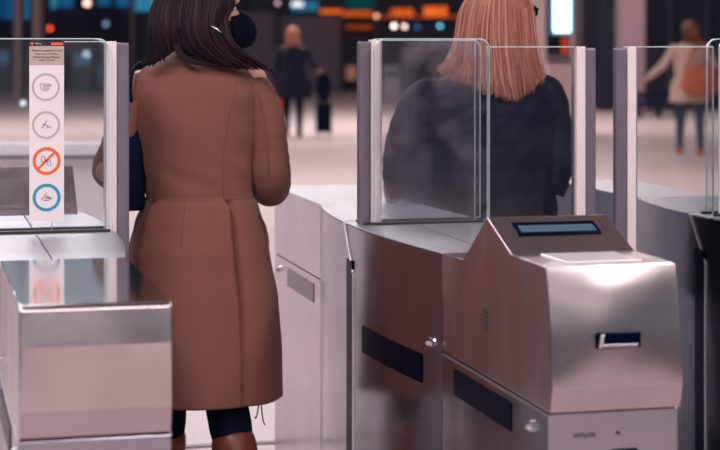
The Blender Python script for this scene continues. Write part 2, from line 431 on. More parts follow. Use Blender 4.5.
def rounded_pane(x0, x1, y0, y1, z0, z1, r=.03, mats=None, corners=(True, True)):
    pts = [(x0, z0), (x1, z0)]
    if corners[1]:
        for k in range(7): t = k / 6 * PI / 2; pts.append((x1 - r + r * math.cos(t), z1 - r + r * math.sin(t)))
    else: pts.append((x1, z1))
    if corners[0]:
        for k in range(7): t = PI / 2 + k / 6 * PI / 2; pts.append((x0 + r + r * math.cos(t), z1 - r + r * math.sin(t)))
    else: pts.append((x0, z1))
    n = len(pts); b = MB()
    c_ = ((x0 + x1) / 2, (z0 + z1) / 2)
    hx, hz = (x1 - x0) / 2, (z1 - z0) / 2
    def ins(p, e): return (c_[0] + (p[0] - c_[0]) * (1 - e / hx), c_[1] + (p[1] - c_[1]) * (1 - e / hz))
    ch = .0022; yin = (y1 - y0) * .22
    F = [ins(p, ch) for p in pts]
    vs = [(x, y0, z) for x, z in F] + [(x, y0 + yin, z) for x, z in pts] + [(x, y1 - yin, z) for x, z in pts] + [(x, y1, z) for x, z in F]
    b.add(vs, [tuple(range(n)), tuple(reversed(range(3 * n, 4 * n)))], 0)
    b.add(vs, [(k * n + i, k * n + (i + 1) % n, (k + 1) * n + (i + 1) % n, (k + 1) * n + i) for k in range(3) for i in range(n)], 1)
    return b

GL = make_gate(.330, 'leftmost steel ticket gate with flat near end, tall instruction sticker on its glass', 'flat', 'reader', dy=-.055)
GM = make_gate(1.388, 'middle steel ticket gate with display ridge and ticket slot facing forward', 'reader', 'level')
GR = make_gate(2.452, 'rightmost steel ticket gate, mostly cut off by the right edge of the photo', 'reader', 'level', M_STEEL=M_DREFL)

# fixed panes (two per gate) and sliding flaps
def panes(g, cx, mat, x0=-.135, x1=.205, ztop=1.460):
    for ya, yb in ((4.893, 4.903), (4.979, 4.989)):
        rounded_pane(cx + x0, cx + x1, ya, yb, ZB + .004, ztop).build('glass_pane', [mat, M_GEDGE], g)
panes(GM, 1.388, M_GLASS_D)
panes(GL, .330, M_GLASS, -.20, .182)
panes(GR, 2.452, M_GLASS, -.150, .205)
def flap(g, xtip, sgn, length, zt=1.437):
    """sgn = direction the flap points; post at the tip: grey strip outside, pale frame inside"""
    x1 = xtip; x2 = xtip - sgn * .035; x3 = xtip - sgn * .062; x4 = xtip - sgn * length
    f = MB(); f.box(min(x2, x3), max(x2, x3), 4.922, 4.960, .10, zt); fo = f.build('flap', M_ALU, g, bevel=.002)
    q = MB(); q.box(min(x1, x2), max(x1, x2), 4.926, 4.956, .10, zt - .004); q.build('edge_strip', M_RUBBER, fo, bevel=.006)
    rounded_pane(min(x3, x4), max(x3, x4), 4.936, 4.946, .12, zt, .004).build('flap_glass', [M_GLASS, M_GEDGE], fo)
    # thin inner profile line
    q = MB(); q.box(min(x3, x3 - sgn * .006), max(x3, x3 - sgn * .006), 4.930, 4.952, .10, zt); q.build('inner_profile', M_EDGE, fo)
flap(GL, .570, 1, .21, 1.452)       # retracted, left lane open
flap(GM, 1.216, -1, .348, 1.456)
flap(GM, 1.929, 1, .33)      # closed, right lane
flap(GR, 1.990, -1, .315)

# maker's mark on the base front of the middle gate, and a small plate below
MF = Matrix.Translation((1.325, Y0 - .0035, .648)) @ Matrix.Rotation(PI / 2, 4, 'X')
M_INK = pmat('dark_ink', rgb(58, 30, 42), .6)
text_mesh('lettering', 'MITSUTR', .012, M_INK, MF, GM)
q = MB(); q.tube([(1.398, Y0 - .002, .650), (1.398, Y0 - .004, .650)], .0035, 10); q.build('rivet', M_INK, GM)
q = MB(); q.box(1.385, 1.44, Y0 - .004, Y0 + .01, .590, .617); q.build('coin_slot', M_BLACK, GM, bevel=.002)

# ------------------------------------------------------------------ instruction sticker on the left pane
YS = 4.8925
M_WHITE = pmat('sticker_white', rgb(226, 216, 218), .5, 0, .04, 15)
M_TAUPE = pmat('sticker_taupe', rgb(178, 158, 152), .5)
M_NAVYP = pmat('sticker_navy', rgb(22, 22, 44), .5)
M_ORANGE = pmat('sticker_orange', rgb(226, 96, 44), .5)
M_BLUE = pmat('sticker_blue', rgb(38, 140, 178), .5)
M_GREYR = pmat('sticker_ring', rgb(178, 168, 160), .5)
M_LINE = pmat('sticker_line', rgb(96, 92, 116), .5)
c0 = PY(46.5, 130, YS)
st = empty('instruction_sticker', (c0.x, YS, 1.0), 'tall white sticker with four pictogram circles on the left glass pane', 'sticker')
def sx_(u): return PY(u, 100, YS).x
def sz_(v): return PY(46, v, YS).z
sh = MB(); sh.box(sx_(29.3), sx_(64), YS - .0010, YS, sz_(221), sz_(41))
sh.build('sheet', M_WHITE, st)
q = MB(); q.box(sx_(29.3), sx_(64), YS - .0016, YS - .0009, sz_(65), sz_(45.5)); q.build('heading', M_TAUPE, st)
q = MB(); q.box(sx_(29.3), sx_(64), YS - .0018, YS - .0009, sz_(46), sz_(41)); q.build('top_band', M_NAVYP, st)
q = MB(); q.box(sx_(51), sx_(63), YS - .0024, YS - .0016, sz_(45), sz_(42.6)); q.build('orange_mark', M_ORANGE, st)
q = MB(); q.tube([(sx_(32), YS - .0016, sz_(43.5)), (sx_(32), YS - .0024, sz_(43.5))], .004, 12); q.build('logo_dot', M_ORANGE, st)
def tx(nm, body, u, v, size, mat, al='CENTER'):
    text_mesh(nm, body, size, mat, Matrix.Translation((sx_(u), YS - .0022, sz_(v))) @ Matrix.Rotation(PI / 2, 4, 'X'), st, .0003, al)
tx('top_lettering', 'Metro', 38, 43.5, .0065, M_WHITE)
tx('heading_lettering', 'Mesura de seguretat Covid', 46.7, 50.5, .0072, M_INK)
tx('heading_lettering', 'durant el pas per barreres', 46.7, 53.8, .0058, M_INK)
tx('heading_lettering', 'Medidas de seguridad para', 46.7, 57, .0068, M_INK)
tx('heading_lettering', 'utilizar las puertas', 46.7, 60, .0058, M_INK)
def ring(nm, u, v, ro, ri, mat, par=st, sg=48):
    q = MB(); cx, cz = sx_(u), sz_(v); r = []
    for i in range(sg):
        t = 2 * PI * i / sg; c, s = math.cos(t), math.sin(t)
        r.append([(cx + ro * c, YS - .0009, cz + ro * s), (cx + ro * c, YS - .0018, cz + ro * s), (cx + ri * c, YS - .0018, cz + ri * s), (cx + ri * c, YS - .0009, cz + ri * s)])
    r.append(r[0]); q.loft(r, False); return q.build(nm, mat, par)
def strokes(nm, u, v, lines, w, mat, par):
    q = MB(); cx, cz = sx_(u), sz_(v)
    for ln in lines:
        for (a, b), (c, d) in zip(ln, ln[1:]):
            p = Vector((cx + a, YS - .0014, cz + b)); r = Vector((cx + c, YS - .0014, cz + d)); dd = r - p
            if dd.length < 1e-6: continue
            t = dd.normalized(); n_ = Vector((-t.z, 0, t.x))
            q.obox((p + r) / 2, dd / 2, (0, .0006, 0), n_ * w)
    return q.build(nm, mat, par)
K = .001
cup = [[(-16, 8), (-10, 8), (10, 8), (16, 5)], [(-16, 8), (-12, -6), (-2, -10), (6, -8)], [(-6, 3), (8, 4), (8, -5), (-6, -5), (-6, 3)], [(10, 8), (12, 0)], [(-3, 0), (5, 0)]]
star = [[(0, 12), (-2, 2), (-12, -8)], [(-2, 2), (6, -3), (14, -8)], [(-2, 2), (-9, 2)], [(6, -3), (2, -9)], [(0, 12), (3, 8)]]
phone = [[(-14, 12), (-4, 12), (-4, -2), (-14, -2), (-14, 12)], [(-2, 2), (4, -12), (12, -10), (10, 2), (2, 4)], [(-8, 6), (6, -4)]]
arrows = [[(-14, -2), (-4, 6), (4, 2), (14, -2), (4, -8), (-6, -8), (-14, -2)], [(-4, 6), (0, 14)], [(-8, 0), (8, -2)], [(-2, -3), (4, 3), (8, -5)]]
for u, v, mt, pic in ((45.8, 87, M_GREYR, cup), (46, 125, M_GREYR, star), (46.6, 161, M_ORANGE, phone), (46.6, 197.5, M_BLUE, arrows)):
    ro = 13.8 / 370; ri = ro - (.0085 if mt not in (M_GREYR,) else .0058)
    r_ = ring('pictogram_ring', u, v, ro, ri, mt)
    strokes('pictogram', u, v, [[(a * K, b * K) for a, b in ln] for ln in pic], .0007, M_LINE, r_)
    if mt is M_ORANGE: strokes('prohibition_bar', u, v, [[(-.026, -.024), (.024, .026)]], .0032, M_ORANGE, r_)

# ------------------------------------------------------------------ people
SKIN = pmat('skin', rgb(214, 158, 138), .5, 0, .08, 30)
HAIR_D = pmat('dark_brown_hair', rgb(30, 14, 30), .55, 0, .4, 60, spec=.22, stretch=(1, 1, .1))
HAIR_D2 = pmat('auburn_hair', rgb(58, 26, 34), .55, 0, .3, 60, spec=.25)
HAIR_B = pmat('copper_blonde_hair', rgb(196, 122, 104), .5, 0, .45, 80, stretch=(1, 1, .1))
HAIR_B2 = pmat('blonde_highlight_hair', rgb(222, 160, 138), .5, 0, .3, 60)
TAN = pmat('tan_wool', rgb(121, 73, 62), .85, 0, .10, 90, .15, 400, sheen=.12)
SEAM = pmat('seam_thread', rgb(112, 66, 58), .9)  # seam piping, a little darker than the coat cloth
NAVY = pmat('navy_padded_cloth', rgb(5, 12, 42), .6, 0, .25, 12, .5, 14, spec=.14)
DARK = pmat('black_cloth', rgb(6, 16, 44), .8, 0, .2, 30, spec=.15)
MASK = pmat('black_mask_cloth', rgb(5, 9, 26), .8, 0, .2, 40, .15, 120, spec=.1)
BOOT = pmat('brown_leather', rgb(122, 62, 44), .4, 0, .25, 20)

def add_hand(b, w, dirv, palm_n, side, k=1.0, curl=.5):
    """hand with palm, four fingers, thumb. w wrist, dirv along the hand, palm_n palm normal, side = thumb direction"""
    d = Vector(dirv).normalized(); n = Vector(palm_n).normalized(); s = Vector(side).normalized()
    for i in range(4):
        o = (1.5 - i) * .019 * k
        b.caps(w + s * o * .5, w + d * .085 * k + s * o, .014 * k, .011 * k, 8)
    Ls = (.070, .078, .072, .056)
    for i in range(4):
        o = (1.5 - i) * .020 * k; p = w + d * .088 * k + s * o; dd = d.copy()
        for j, f in enumerate((.5, .3, .2)):
            ang = curl * (j + 1) * .7
            dd = (d * math.cos(ang) + n * math.sin(ang)).normalized()
            q = p + dd * Ls[i] * f * k; b.caps(p, q, .0085 * k, .0078 * k, 8); p = q
    p = w + d * .025 * k + s * .028 * k; q = p + (d * .6 + s * .7 + n * .2).normalized() * .04 * k; b.caps(p, q, .012 * k, .010 * k, 8)
    b.caps(q, q + (d * .9 + s * .1 + n * .3).normalized() * .03 * k, .010 * k, .008 * k, 8)

def head_into(b, c, yaw, k=1.0):
    """head centred at c, facing direction yaw (0 = +Y, clockwise positive to +X)"""
    f = Vector((math.sin(yaw), math.cos(yaw), 0)); r = Vector((math.cos(yaw), -math.sin(yaw), 0)); up = Vector((0, 0, 1))
    E = Euler((0, 0, -yaw))
    L = lambda x, y, z: c + (r * x + f * y + up * z) * k
    b.ell(L(0, -.012, .025), (.074 * k, .094 * k, .090 * k), 20, 14, E)
    b.ell(L(0, .015, -.035), (.060 * k, .072 * k, .080 * k), 20, 14, E)
    b.ell(L(0, .055, -.090), (.028 * k, .028 * k, .024 * k), 12, 8, E)
    b.caps(L(0, .086, .005), L(0, .104, -.030), .010 * k, .014 * k, 8)
    b.ell(L(0, .083, -.062), (.024 * k, .012 * k, .010 * k), 10, 8, E)
    b.caps(L(-.045, .074, .028), L(.045, .074, .028), .012 * k, .012 * k, 8)
    for sg in (-1, 1):
        b.ell(L(sg * .076, -.005, -.015), (.010 * k, .020 * k, .032 * k), 10, 8, E)
        b.ell(L(sg * .040, .060, -.025), (.022 * k, .022 * k, .022 * k), 10, 8, E)
    return L

def eyes(c, yaw, parent, k=1.0):
    f = Vector((math.sin(yaw), math.cos(yaw), 0)); r = Vector((math.cos(yaw), -math.sin(yaw), 0))
    for sg in (-1, 1):
        q = MB(); q.ell(c + (r * sg * .031 + f * .068 + Vector((0, 0, .004))) * k, (.011 * k, .011 * k, .009 * k), 12, 8)
        e = q.build('eye', MATS.get('eye_white') or pmat('eye_white', rgb(220, 215, 215), .2), parent, smooth=True)
        q = MB(); q.ell(c + (r * sg * .031 + f * .0765 + Vector((0, 0, .004))) * k, (.006 * k, .004 * k, .006 * k), 10, 6)
        q.build('iris', MATS.get('iris') or pmat('iris', rgb(50, 34, 26), .2), e, smooth=True)

def catmull(pts, n=6):
    pts = [Vector(p) for p in pts]; out = []
    for i in range(len(pts) - 1):
        p0 = pts[max(i - 1, 0)]; p1 = pts[i]; p2 = pts[i + 1]; p3 = pts[min(i + 2, len(pts) - 1)]
        for k in range(n):
            t = k / n
            out.append(.5 * ((2 * p1) + (-p0 + p2) * t + (2 * p0 - 5 * p1 + 4 * p2 - p3) * t * t + (-p0 + 3 * p1 - 3 * p2 + p3) * t ** 3))
    out.append(pts[-1]); return out

def hair_strands(b, guides, n, r=.0035, jit=.012, mi=(0, 1), w1=.25, seed=1):
    """strands blended between neighbouring guide curves"""
    rnd = random.Random(seed)
    G = [catmull(g, 5) for g in guides]; m = len(G[0])
    for _ in range(n):
        t = rnd.random() * (len(G) - 1); i = min(int(t), len(G) - 2); f = t - i
        o = Vector((rnd.gauss(0, jit), rnd.gauss(0, jit), rnd.gauss(0, jit * .6)))
        ph = rnd.random() * 6; am = rnd.random() * .011
        L = m - rnd.choice((0, 0, 0, 1, 1, 2, 3, 4, 5))
        pts = []; rs = []
        for j in range(0, L):
            s = j / (m - 1)
            p = G[i][j].lerp(G[i + 1][j], f) + o * (.35 + .65 * s) + Vector((math.sin(ph + s * 5), 0, 0)) * am * s
            pts.append(p); rs.append(r * (1.1 - .85 * (j / (L - 1)) ** 2))
        b.tube(pts, rs, 5, mi[1] if rnd.random() < w1 else mi[0])

def ring_e(c, rx, ry, n, fx=None, yaw=0, pw=2.0):
    out = []
    for k in range(n):
        t = 2 * PI * k / n; ct, s_ = math.cos(t), math.sin(t)
        x = rx * math.copysign(abs(ct) ** (2 / pw), ct); y = ry * math.copysign(abs(s_) ** (2 / pw), s_)
        if fx: g = fx(t); x *= g; y *= g
        cy, sy = math.cos(yaw), math.sin(yaw)
        out.append(Vector((c[0] + x * cy - y * sy, c[1] + x * sy + y * cy, c[2])))
    return out
def interp(tab, z):
    tab = sorted(tab)
    if z <= tab[0][0]: return tab[0][1:]
    for a, b in zip(tab, tab[1:]):
        if z <= b[0]:
            t = (z - a[0]) / (b[0] - a[0]); t = t * t * (3 - 2 * t) * .4 + t * .6
            return tuple(p + (q - p) * t for p, q in zip(a[1:], b[1:]))
    return tab[-1][1:]

# ---- woman in the tan coat (between left and middle gates)
WX, WY = .822, 5.24
DW = WY * math.cos(A) + WX * math.sin(A); SW = FPX / DW
def wz(v): return CAMZ - (v - HV) / SW
def wxx(u, y=WY): return PY(u, 100, y).x
W1 = empty('person', (WX, WY, 0), 'woman seen from behind in tan waisted coat and black face mask', 'person')
sh_z = 1.335
b = MB()
pel = Vector((WX, WY, .92)); che = Vector((WX, WY + .01, 1.20)); nk = Vector((WX - .01, WY, 1.40))
b.caps(pel, Vector((WX, WY, 1.02)), .125, .105, 18); b.caps(Vector((WX, WY, 1.02)), che, .105, .115, 18)
b.caps(che + Vector((-.05, 0, .02)), che + Vector((.05, 0, .02)), .10, .10, 18)
b.caps(Vector((WX - .13, WY, sh_z)), Vector((WX + .14, WY, sh_z)), .052, .052, 14)
HC = Vector((wxx(207), WY + .0, 1.545)); HYAW = math.radians(72)
b.caps(nk - Vector((0, 0, .03)), HC + Vector((-.005, 0, -.09)), .052, .046, 14)
head_into(b, HC, HYAW)
eR = Vector((wxx(270), WY - .02, wz(183))); hR = Vector((wxx(262), WY + .23, 1.06))
eL = Vector((wxx(107), WY - .02, wz(168))); hL = Vector((wxx(150), WY + .24, 1.10))
for s_, e_, h_, sd in ((Vector((wxx(252), WY, sh_z - .01)), eR, hR, -1), (Vector((wxx(143), WY, sh_z - .01)), eL, hL, 1)):
    b.caps(s_, e_, .046, .036, 14); b.caps(e_, h_, .036, .025, 14)
    d = (h_ - e_).normalized(); add_hand(b, h_, d, Vector((sd, 0, 0)).cross(d).cross(d) * .2 + Vector((sd * .7, 0, -.4)), Vector((0, 0, 1)), 1, .5)
# legs, mid-step
kL = Vector((wxx(168), WY + .03, .46)); aL = Vector((wxx(166), WY + .10, .09))
kR = Vector((wxx(220), WY - .04, .46)); aR = Vector((wxx(236), WY - .16, .11))
for h_, k_, a_ in ((Vector((WX - .085, WY, .90)), kL, aL), (Vector((WX + .075, WY, .90)), kR, aR)):
    b.caps(h_, k_, .082, .052, 16); b.caps(k_, k_.lerp(a_, .35), .050, .053, 16); b.caps(k_.lerp(a_, .35), a_, .053, .032, 16)
    b.caps(a_, a_ + Vector((0, .13, -.05)), .033, .026, 12)
b.build('body', SKIN, W1, remesh=.006, smoothit=3)
eyes(HC, HYAW, W1)
# tights and boots
for k_, a_, h_ in ((kL, aL, Vector((WX - .085, WY, .90))), (kR, aR, Vector((WX + .075, WY, .90)))):
    t = MB(); t.caps(h_, k_, .088, .064, 16); t.caps(k_, k_.lerp(a_, .35), .062, .064, 16); t.caps(k_.lerp(a_, .35), a_, .064, .038, 16)
    t.build('tights', DARK, W1, remesh=.008, smoothit=3)
    t = MB(); c_ = k_.lerp(a_, .50); t.caps(c_, k_.lerp(a_, .60), .066, .066, 20); t.caps(k_.lerp(a_, .60), a_, .066, .045, 20)
    t.caps(a_, a_ + Vector((0, .14, -.045)), .042, .033, 14); t.box(a_.x - .022, a_.x + .022, a_.y - .045, a_.y - .01, a_.z - .09 if a_.z > .1 else .0, a_.z)
    t.build('boot', BOOT, W1, remesh=.007, smoothit=3)

# coat: one lofted shell from collar to hem, with centre-back box pleats below the waist
tab = [(z, (uR - uL) / 2, (uR + uL) / 2, d) for z, uL, uR, d in [
    (wz(397), 132, 281, .185), (wz(350), 130, 280.5, .180), (wz(300), 128, 277, .172), (wz(250), 129, 268, .158), (wz(222), 136, 262, .142),
    (wz(204), 143, 257, .128), (wz(194), 146, 252, .118), (wz(180), 145, 251, .116), (wz(150), 139, 252, .120), (wz(120), 133, 254, .125),
    (wz(95), 131, 257, .120), (wz(80), 133, 258, .106), (wz(72), 139, 252, .092), (wz(65), 150, 238, .075), (wz(59), 166, 222, .060), (wz(52), 175, 213, .056)]]
N = 200
zt, zb = wz(52), wz(397); rings = []
NR = 150
WZ = wz(197)
for i in range(NR + 1):
    z = zb + (zt - zb) * i / NR
    hwid, mid, dep = interp(tab, z)
    cx = wxx(mid); rx = hwid / SW
    below = max(0, min(1, (WZ - z) / .02)); down = max(0, (WZ - z) / (WZ - zb))
    def fx(t, below=below, down=down, z=z):
        # t: angle; back centre is -PI/2
        a = (t + PI / 2 + .33 + PI) % (2 * PI) - PI       # 0 at centre back (she is turned a little)
        g = 1.0
        if below > 0:
            # box pleat panel between a = +-.42, raised, with under-fold at its sides
            for sgn in (-1, 1):
                q = (a * sgn - .62)
                g += below * (.14 * (1 - down) ** 1.3 + .012) * (math.exp(-(q / .22) ** 2) if q < 0 else -math.exp(-((q - .05) / .13) ** 2) * 1.7)
            g += below * .012 * math.sin(a * 7 + .6) * (.3 + down) + below * .02 * math.sin(a * 3 + 1.1) * down
        g -= .022 * math.exp(-((z - WZ) / .012) ** 2)
        if below <= 0:
            g += .010 * math.sin(a * 4 + z * 22) + .014 * math.exp(-((a - 1.1) / .35) ** 2) * math.sin(z * 60) + .012 * math.exp(-((z - 1.06) / .05) ** 2) * math.sin(a * 6 + z * 70)
        return g
    rings.append(ring_e((cx, WY, z), rx, dep, N, fx, 0, 2.25))
# hem slopes up slightly to her left, flattened round at the far right
c = MB(); c.loft(rings, False)
coat = c.build('coat', TAN, W1, smooth=True, solid=.006)
# seams: thin raised piping following the shell
def shell_pt(z, a, off=.0034):
    i = (z - zb) / (zt - zb) * NR; i = max(0, min(NR, i)); r = rings[int(round(i))]
    k = ((a - PI / 2) % (2 * PI)) / (2 * PI) * N; k0 = int(k) % N; k1 = (k0 + 1) % N
    p = r[k0].lerp(r[k1], k - int(k)); cc = Vector((wxx(interp(tab, z)[1]), WY, z)); d = (p - cc); d.z = 0; d.normalize()
    return p + d * off
def seamline(pts, nm='seam', r=.0012):
    q = MB(); q.tube([shell_pt(z, a) for z, a in pts], r, 6); q.build(nm, SEAM, coat)
def zz(a, b, n=20): return [a + (b - a) * i / n for i in range(n + 1)]
seamline([(WZ, a) for a in zz(-1.5, 1.5, 50)], 'waist_seam')
seamline([(z, .30 + .26 * max(0, (z - 1.1) / .25)) for z in zz(WZ, wz(74))], 'back_seam')
seamline([(z, -.98 - .20 * max(0, (z - 1.1) / .2)) for z in zz(WZ, wz(84))], 'back_seam')
seamline([(z, -.33) for z in zz(WZ, wz(240))], 'back_seam', .0010)
# sleeves
def sleeve(pts, rs, nm='sleeve'):
    pp = catmull(pts, 8); rr = []
    for i in range(len(pp)):
        t = i / (len(pp) - 1) * (len(rs) - 1); k = min(int(t), len(rs) - 2); rr.append(rs[k] + (rs[k + 1] - rs[k]) * (t - k))
    rr = [r * (1 + .02 * math.sin(i * 1.7) * (i > 6)) for i, r in enumerate(rr)]
    q = MB(); q.tube(pp, rr, 28); return q.build(nm, TAN, coat, smooth=True, smoothit=2)
def cp(u, v, dy): p = PY(u, v, WY + dy); return p
sr = sleeve([cp(228, 98, 0), cp(251, 92, -.005), cp(263, 120, -.01), cp(268, 150, -.015), cp(270, 172, -.02), cp(271, 186, .02), cp(268, 188, .09), cp(262, 180, .17), cp(256, 172, .24)],
            [.050, .064, .062, .060, .062, .058, .052, .046, .042])
q = MB(); q.tube([cp(257, 90, -.078), cp(264, 120, -.082), cp(267, 150, -.085), cp(269, 180, -.085)], .0012, 6); q.build('sleeve_seam', SEAM, coat)
sl = sleeve([cp(152, 86, 0), cp(140, 92, 0), cp(128, 120, 0), cp(118, 148, 0), cp(111, 164, .0), cp(110, 172, .03), cp(118, 172, .10), cp(132, 166, .19), cp(144, 158, .25)],
            [.046, .060, .056, .052, .052, .050, .046, .042, .040])
# right-side pocket welt and dangling belt cords
q = MB(); q.tube(catmull([shell_pt(wz(212), 1.05, .006), shell_pt(wz(225), 1.25, .008), shell_pt(wz(240), 1.30, .006), shell_pt(wz(256), 1.12, .004)], 6), .004, 8); q.build('pocket_edge', SEAM, coat)
q = MB()
q.tube(catmull([cp(259, 396, .0), cp(258, 410, .0), cp(256, 418, 0), cp(254.5, 417, 0)], 4), .0022, 6); q.build('belt_cord', DARK, coat)
q = MB(); q.tube(catmull([cp(261, 396, .0), cp(261.5, 408, .0), cp(263, 420, 0), cp(265, 425, 0)], 4), .0022, 6); q.build('belt_cord', DARK, coat)
# mask
fv = Vector((math.sin(HYAW), math.cos(HYAW), 0)); rv = Vector((math.cos(HYAW), -math.sin(HYAW), 0))
q = MB(); rr = []
for i in range(13):
    th = -1 + 2 * i / 12; row = []
    for j in range(13):
        ph = -1 + 2 * j / 12
        zz_ = -.066 + th * .060 * (1 - .25 * abs(ph) ** 2); ang = ph * 1.25
        rad = .112 + .034 * (1 - th * th) * (1 - ph * ph) - (.02 if th < -.8 else 0)
        row.append(HC + fv * (rad * math.cos(ang) * 1.10 - .005) + rv * (rad * math.sin(ang) * .82) + Vector((0, 0, zz_)))
    rr.append(row)
q.loft(rr, False, closed=False); mk = q.build('face_mask', MASK, W1, smooth=True, solid=.004)
for sg in (-1, 1):
    q = MB(); q.tube(catmull([HC + fv * .03 + rv * sg * .078 + Vector((0, 0, -.015)), HC + fv * .0 + rv * sg * .086 + Vector((0, 0, .015)), HC - fv * .02 + rv * sg * .084 + Vector((0, 0, -.02)), HC + fv * .03 + rv * sg * .078 + Vector((0, 0, -.09))], 5), .002, 6)
    q.build('ear_loop', MASK, mk)
# hair
h = MB()
h.ell(HC + Vector((-.022, -.008, .035)), (.100, .098, .104), 24, 16)
h.ell(HC + Vector((-.055, -.045, -.04)), (.068, .062, .10), 20, 12)
def hp(u, v, dy=-.10): return PY(u, v, WY + dy)
crown = [(-.05, 0), (-.02, .0)]
top = [HC + Vector((-.03, -.03, .13))] 
gl = []
for (p1, p2, p3, p4) in [
    ((156, 0), (151, 30), (153, 50), (146, 66)), ((163, 0), (157, 30), (160, 50), (158, 62)), ((172, 0), (168, 28), (168, 42), (168, 52)),
    ((182, 0), (178, 25), (180, 38), (184, 50)), ((192, 0), (190, 30), (198, 50), (222, 66)), ((204, 0), (202, 30), (212, 50), (236, 68)),
    ((216, 0), (213, 26), (222, 48), (250, 69)), ((222, 2), (219, 22), (230, 46), (264, 69)), ((233, 0), (226, 20), (231, 44), (254, 65))]:
    gl.append([top[0] + Vector(((p1[0] - 195) / SW * .3, -.02, 0)), hp(*p1, -.105 if p1[0] < 225 else -.05), hp(*p2, -.125 if p2[0] < 215 else -.095), hp(*p3, -.12), hp(*p4, -.115)])
hair_strands(h, gl, 1300, .0032, .0045, seed=3)
wisp = [[hp(222, 40, -.11), hp(244, 58, -.11), hp(268, 66, -.08), hp(279, 80, -.06), hp(278, 98, -.06)], [hp(222, 44, -.11), hp(246, 62, -.11), hp(270, 72, -.08), hp(276, 86, -.07), hp(272, 96, -.07)]]
hair_strands(h, wisp, 7, .0012, .002, seed=5)
curl = [[hp(172, 38, -.12), hp(176, 52, -.125), hp(188, 62, -.125), hp(206, 66, -.12), hp(232, 66, -.11)], [hp(176, 38, -.12), hp(182, 52, -.125), hp(194, 60, -.125), hp(214, 64, -.12), hp(236, 66, -.11)]]
hair_strands(h, curl, 16, .002, .002, seed=6)
h.build('hair', [HAIR_D, HAIR_D2], W1, smooth=True)
q = MB(); q.tube([hp(211, 26, -.135), hp(217, 29, -.137), hp(222, 33, -.135)], .003, 8); q.build('hair_clip', M_CHROME, W1, smooth=True)
# black shoulder bag on her far left side
bag = empty('shoulder_bag', (wxx(135), WY + .05, .97), "black shoulder bag hanging at the tan-coated woman's left side", 'bag')
q = MB(); q.loft([ring_e((wxx(128), WY + .07, z), .052 * s_, .13 * s_, 24, None, 0, 3.5) for z, s_ in ((wz(208), .92), (wz(206), 1), (wz(150), 1), (wz(118), .85), (wz(114), .75))])
q.build('bag_body', DARK, bag, smooth=True)
q = MB(); q.tube(catmull([PY(133, 118, WY - .02), PY(130.5, 90, WY - .075), PY(132.5, 72, WY - .070), PY(139, 63, WY - .03), PY(141, 66, WY + .06), PY(134, 100, WY + .10), PY(136, 118, WY + .08)], 6), .005, 8, flat=.5); q.build('strap', DARK, bag, smooth=True)

# ---- woman in the dark coat (between middle and right gates)
VX, VY = 1.80, 5.56
DV = VY * math.cos(A) + VX * math.sin(A); SV = FPX / DV
def vz(v): return CAMZ - (v - HV) / SV
def vp(u, v, dy=0): return PY(u, v, VY + dy)
W2 = empty('person', (VX, VY, 0), 'copper blonde woman in dark padded coat behind the closed glass flaps', 'person')
b = MB(); cx2 = vp(484, 100).x
HC2 = Vector((vp(502, 0).x, VY, 1.545)); HY2 = math.radians(68)
b.caps((cx2, VY, .90), (cx2, VY, 1.02), .13, .11, 18); b.caps((cx2, VY, 1.02), (cx2 + .01, VY, 1.20), .11, .115, 18); b.caps((cx2 - .08, VY, 1.28), (cx2 + .12, VY, 1.28), .05, .05, 14)
b.caps((cx2 + .02, VY, 1.34), HC2 - Vector((0, 0, .09)), .052, .046, 14); head_into(b, HC2, HY2)
armL = (vp(432, 104), vp(404, 190, .02), vp(428, 206, .20)); armR = (vp(536, 102), vp(553, 160, -.02), vp(548, 197, -.02))
for (s_, e_, h_), sd in ((armL, 1), (armR, -1)):
    b.caps(s_, e_, .048, .038, 14); b.caps(e_, h_, .038, .026, 14)
add_hand(b, armL[2], armL[2] - armL[1], (1, 0, -.3), (0, 0, 1), 1, .5)
add_hand(b, vp(543, 203, -.03), Vector((-.1, -.05, -1)), (-1, .2, 0), (0, -1, 0), .95, .35)
b.caps(armR[1], vp(543, 203, -.03), .036, .026, 14)
for dx in (-.09, .09):
    y_ = VY + (.06 if dx < 0 else -.08)
    b.caps((cx2 + dx, VY, .88), (cx2 + dx, y_, .48), .085, .055, 16); b.caps((cx2 + dx, y_, .48), (cx2 + dx, y_ - .02, .09), .055, .034, 16); b.caps((cx2 + dx, y_ - .02, .07), (cx2 + dx, y_ + .12, .035), .034, .03, 12)
b.build('body', SKIN, W2, remesh=.006, smoothit=3); eyes(HC2, HY2, W2)
q = MB()
for dx in (-.09, .09):
    y_ = VY + (.06 if dx < 0 else -.08)
    q.caps((cx2 + dx, VY, .88), (cx2 + dx, y_, .48), .098, .068, 16); q.caps((cx2 + dx, y_, .48), (cx2 + dx, y_ - .02, .10), .068, .055, 16)
q.build('trousers', DARK, W2, remesh=.01, smoothit=3)
for dx in (-.09, .09):
    y_ = VY + (.06 if dx < 0 else -.08); q = MB(); q.caps((cx2 + dx, y_ - .03, .05), (cx2 + dx, y_ + .14, .045), .045, .040, 14); q.build('shoe', DARK, W2, smooth=True)
tab2 = [(z, (b_ - a_) / 2, (a_ + b_) / 2, d) for z, a_, b_, d in [(vz(300), 388, 560, .19), (vz(250), 388, 558, .185), (vz(215), 390, 556, .18), (vz(180), 398, 552, .165), (vz(140), 410, 552, .160), (vz(115), 412, 556, .15), (vz(98), 418, 556, .135), (vz(86), 430, 548, .115), (vz(76), 446, 532, .09), (vz(68), 466, 520, .075), (vz(60), 474, 512, .07)]]
z1_, z0_ = vz(60), vz(300); r2 = []
